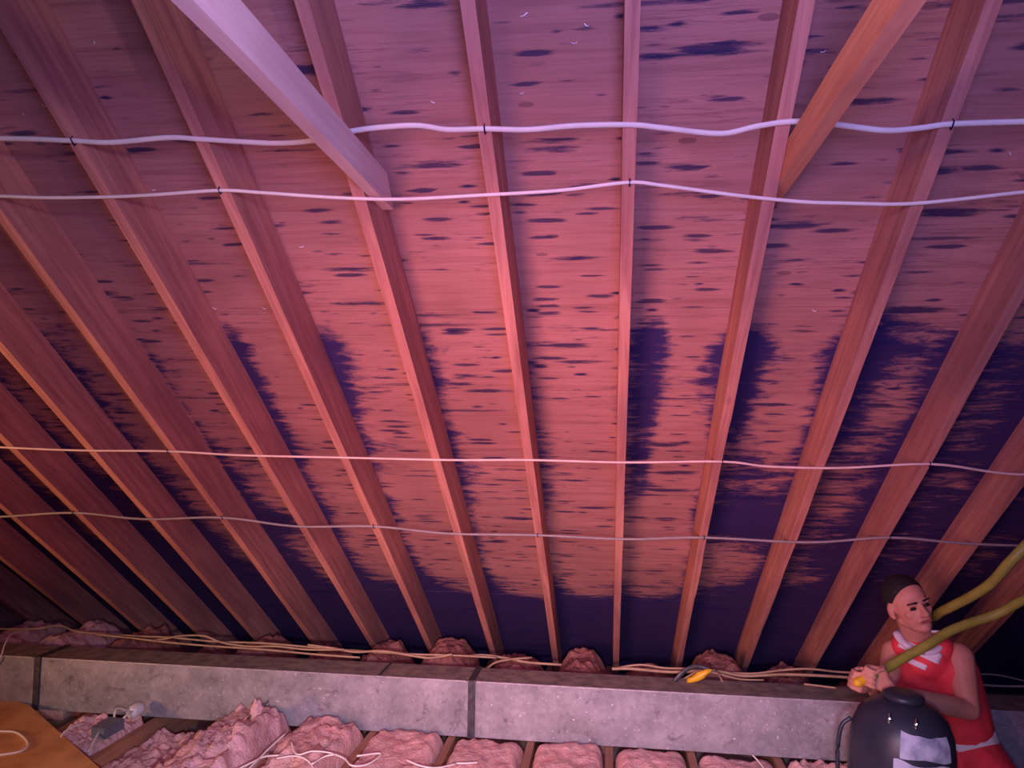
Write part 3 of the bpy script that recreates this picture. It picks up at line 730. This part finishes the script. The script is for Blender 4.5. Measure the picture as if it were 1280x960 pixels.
# head frame: faces towards the lamp and to image right, crown leaning to image left
up_h = (Vector((-.30, .05, 1))).normalized(); fw = Vector((.22, -1, .05)); fw = (fw - up_h * fw.dot(up_h)).normalized(); rt = fw.cross(up_h).normalized()
HR = Matrix((rt, -fw, up_h)).transposed()          # local x right, y back, z up  -> world
def H(x, y, z): return hed + HR @ Vector((x, -y, z))   # y forward here
bm = bmesh.new()
ell(bm, H(0, -.012, .028), .076, .094, .088, HR)          # cranium
ell(bm, H(0, .022, -.030), .060, .066, .078, HR)          # face
ell(bm, H(0, .058, -.088), .028, .026, .022, HR)          # chin
cap(bm, H(-.045, -.005, -.055), H(-.018, .055, -.085), .020, .018); cap(bm, H(.045, -.005, -.055), H(.018, .055, -.085), .020, .018)
cap(bm, H(-.035, .078, .018), H(.035, .078, .018), .011, .011)   # brow
cap(bm, H(0, .088, .008), H(0, .106, -.028), .008, .013); ell(bm, H(-.012, .096, -.032), .009, .009, .007, HR); ell(bm, H(.012, .096, -.032), .009, .009, .007, HR)
ell(bm, H(-.036, .056, -.022), .024, .020, .022, HR); ell(bm, H(.036, .056, -.022), .024, .020, .022, HR)   # cheeks
for sgn in (-1, 1): ell(bm, H(sgn * .080, -.012, -.008), .010, .020, .032, HR); ell(bm, H(sgn * .078, -.004, -.032), .008, .010, .012, HR)
cap(bm, H(-.018, .082, -.055), H(.018, .082, -.055), .008, .008)
cap(bm, H(0, -.03, -.05), nek + Vector((0, .02, .0)), .054, .058)      # neck
cap(bm, nek + Vector((0, .02, -.0)), nek + (che - nek) * .35, .058, .085)
# torso
side = (shL - shR).normalized()
chain(bm, [(shR - side * -.03, .050), (nek + (che - nek) * .22 + Vector((0, .02, 0)), .062), (shL + side * -.03, .052)])
for sgn in (-1, 1):
    cap(bm, che + side * .066 * sgn + Vector((0, 0, .035)), wai + side * .055 * sgn, .092, .088)
    cap(bm, wai + side * .05 * sgn, pel + side * .055 * sgn, .09, .098)
# arms
chain(bm, [(shR, .052), (shR.lerp(elR, .45), .044), (elR, .036), (elR.lerp(wrR, .35), .038), (wrR, .026)])
chain(bm, [(shL, .062), (shL.lerp(elL, .45), .052), (elL, .038), (elL.lerp(wrL, .3), .042), (wrL, .027)])
# legs folded under
chain(bm, [(hpR, .09), (hpR.lerp(knR, .5), .078), (knR, .058), (knR.lerp(anR, .4), .052), (anR, .038), (anR + Vector((.02, .16, -.01)), .032)])
chain(bm, [(hpL, .09), (hpL.lerp(knL, .5), .078), (knL, .058), (knL.lerp(anL, .4), .052), (anL, .038), (anL + Vector((.02, .14, -.01)), .032)])
# hands: palm, thumb, four curled fingers around the wand
wandA = at(1070, 856, 3.20) - O; wandB = at(1092, 843, 3.17) - O
def hand(wr, grip, axisv, out, sgn):
    """palm between wrist and grip; fingers wrap the wand axis"""
    axisv = axisv.normalized(); tow = (grip - wr); tow = (tow - axisv * tow.dot(axisv)).normalized(); nrm = axisv.cross(tow).normalized() * sgn
    palm = grip - tow * .030 + nrm * .022
    for k_ in range(4):
        a = axisv * (.030 - k_ * .020)
        cap(bm, wr + a * .35, palm + a, .017, .012)
        L = (1, 1.08, 1.0, .82)[k_]
        chain(bm, [(palm + a, .0115), (palm + a + tow * .036 * L + nrm * .004, .0098), (palm + a + tow * .056 * L - nrm * .020, .0090), (palm + a + tow * .040 * L - nrm * .042, .0080), (palm + a + tow * .022 * L - nrm * .046, .0072)])
    t0 = palm + axisv * .038 - tow * .015
    chain(bm, [(wr.lerp(palm, .45) + axisv * .018, .014), (t0 + axisv * .008 - nrm * .014, .0115), (t0 + tow * .012 + axisv * .006 - nrm * .036, .0095), (t0 + tow * .034 - nrm * .040, .0085)])
wa = (wandB - wandA)
gR = at(1070, 850, 3.20) - O; gL = at(1088, 846, 3.17) - O
hand(wrR, gR, Vector((.35, 0, 1)), None, 1)
hand(wrL, gL, Vector((.25, -.1, 1)), None, -1)
remeshed('body', bm, M['skin'], per, .0048, 9)
# hair: short cap over the crown and back
bm = bmesh.new()
ell(bm, H(0, -.022, .042), .079, .094, .086, HR, 4)
o = remeshed('hair', bm, M['hair'], per, .005, 2, [(H(0, .048, .075), HR @ Vector((0, -1, -.75)).normalized()), (H(0, 0, .006), HR @ Vector((0, -.6, -1)).normalized())])
for sgn in (-1, 1):
    bm = bmesh.new(); ell(bm, H(sgn * .031, .078, .000), .014, .010, .007, HR); obj('eye', bm, M['eye'], per, True)
    bm = bmesh.new(); cap(bm, H(sgn * .016, .090, .022), H(sgn * .050, .080, .022), .0045, .003); obj('eyebrow', bm, M['hair'], per, True)
bm = bmesh.new(); cap(bm, H(-.020, .089, -.058), H(.020, .089, -.058), .0055, .0055); obj('lips', bm, M['lips'], per, True)
# jersey
bm = bmesh.new(); g = .013
chain(bm, [(shR.lerp(nek, .48), .048 + g), (nek + (che - nek) * .22 + Vector((0, .02, 0)), .064 + g), (shL.lerp(nek, .50), .048 + g)])
cap(bm, nek + Vector((0, .02, -.01)), nek + (che - nek) * .4, .055 + g, .09 + g)
for sgn in (-1, 1):
    cap(bm, che + side * .066 * sgn + Vector((0, 0, .035)), wai + side * .055 * sgn, .092 + g, .090 + g)
    cap(bm, wai + side * .05 * sgn, wai.lerp(pel, .6) + side * .055 * sgn, .092 + g, .098 + g)
spine = (nek - pel).normalized()
remeshed('jersey', bm, M['red'], per, .008, 6, [(nek + up_h * .012 + Vector((0, -.02, 0)), (up_h + Vector((0, -.35, 0))).normalized()), (wai - spine * .030, -spine)])
# white collar, and the white bands down from it
bm = bmesh.new()
front = Vector((-.25, -1, 0)).normalized(); sd = Vector((1, -.25, 0)).normalized()
for k_ in range(1):
    cpts = []
    for i in range(25):
        a = 2 * math.pi * i / 24
        cpts.append(nek + up_h * (.012 - .045 * max(0, math.cos(a))) + sd * math.sin(a) * .078 + front * math.cos(a) * .082 + Vector((0, .012, 0)))
    tube(bm, cpts, .013, 8, 1.4, 2)
obj('collar', bm, M['whitecloth'], per, True)
def patch(name, cen, wv, hv, w_, h_, m, off=.012, nx=10, ny=6):
    """cloth patch pressed onto the jersey front"""
    jm = bpy.data.objects['jersey']; bmj = bmesh.new(); bmj.from_mesh(jm.data)
    from mathutils.bvhtree import BVHTree
    tr = BVHTree.FromBMesh(bmj); b2 = bmesh.new(); grid = []
    for j in range(ny + 1):
        row = []
        for i in range(nx + 1):
            p = cen + wv * (i / nx - .5) * w_ + hv * (j / ny - .5) * h_
            org = p - (p + O - Vector((0, 0, CAMZ))).normalized() * .4
            hit = tr.ray_cast(org, (p - org).normalized(), 1.2)
            row.append(b2.verts.new((hit[0] + hit[1] * .004) if hit[0] else p))
        grid.append(row)
    for j in range(ny):
        for i in range(nx): b2.faces.new((grid[j][i], grid[j][i + 1], grid[j + 1][i + 1], grid[j + 1][i]))
    bmj.free(); o_ = obj(name, b2, m, per, True); md = o_.modifiers.new('t', 'SOLIDIFY'); md.thickness = .003; return o_
dr = Vector((1, 0, -.42)).normalized(); dn = Vector((.42, 0, 1)).normalized()
patch('white_band', at(1150, 813, 3.42) - O, dr, dn, .17, .045, M['whitecloth'])
patch('white_band', at(1153, 795, 3.42) - O, Vector((1, 0, .05)), Vector((0, 0, 1)), .14, .045, M['whitecloth'])
patch('white_band', at(1147, 830, 3.42) - O, dr, dn, .075, .022, M['whitecloth'])
# white waistband and red shorts
bm = bmesh.new()
for sgn in (-1, 1): cap(bm, wai.lerp(pel, .35) + side * .05 * sgn, pel + side * .06 * sgn, .112, .116)
remeshed('shirt_hem', bm, M['whitecloth'], per, .008, 5, [(wai - spine * .026, spine), (wai - spine * .088, -spine)])
bm = bmesh.new()
for sgn in (-1, 1): cap(bm, wai.lerp(pel, .6) + side * .05 * sgn, pel + side * .06 * sgn, .100, .108)
chain(bm, [(hpR, .122), (hpR.lerp(knR, .5), .094), (hpR.lerp(knR, .85), .086)]); chain(bm, [(hpL, .122), (hpL.lerp(knL, .5), .094), (hpL.lerp(knL, .85), .086)])
remeshed('shorts', bm, M['red'], per, .008, 5)

# hose and wand
e = empty('spray_hose', at(1085, 848, 3.17)); tag(e, 'yellow-green hose with yellow nozzle, from the hands over the shoulder to the right edge', 'hose')
E0 = e.location
hp = [at(1080, 849, 3.165), at(1100, 840, 3.22), at(1130, 822, 3.28), at(1160, 806, 3.30), at(1185, 790, 3.33), at(1212, 779, 3.36), at(1245, 768, 3.35), at(1275, 752, 3.30), at(1310, 735, 3.2), at(1345, 705, 3.1), at(1340, 660, 3.05),
      at(1300, 668, 3.0), at(1265, 700, 3.0), at(1240, 728, 3.1), at(1215, 745, 3.2), at(1190, 758, 3.30), at(1172, 768, 3.44), at(1160, 785, 3.62), at(1180, 850, 3.74), at(1190, 930, 3.76)]
bm = bmesh.new(); tube(bm, [p - E0 for p in hp], .019, 12, 1, 7); obj('hose_tube', bm, M['hose'], e, True)
a, b = at(1072, 853, 3.16) - E0, at(1090, 843, 3.19) - E0
bm = bmesh.new(); cap(bm, a, b, .018, .016); obj('nozzle', bm, M['yellow'], e, True)
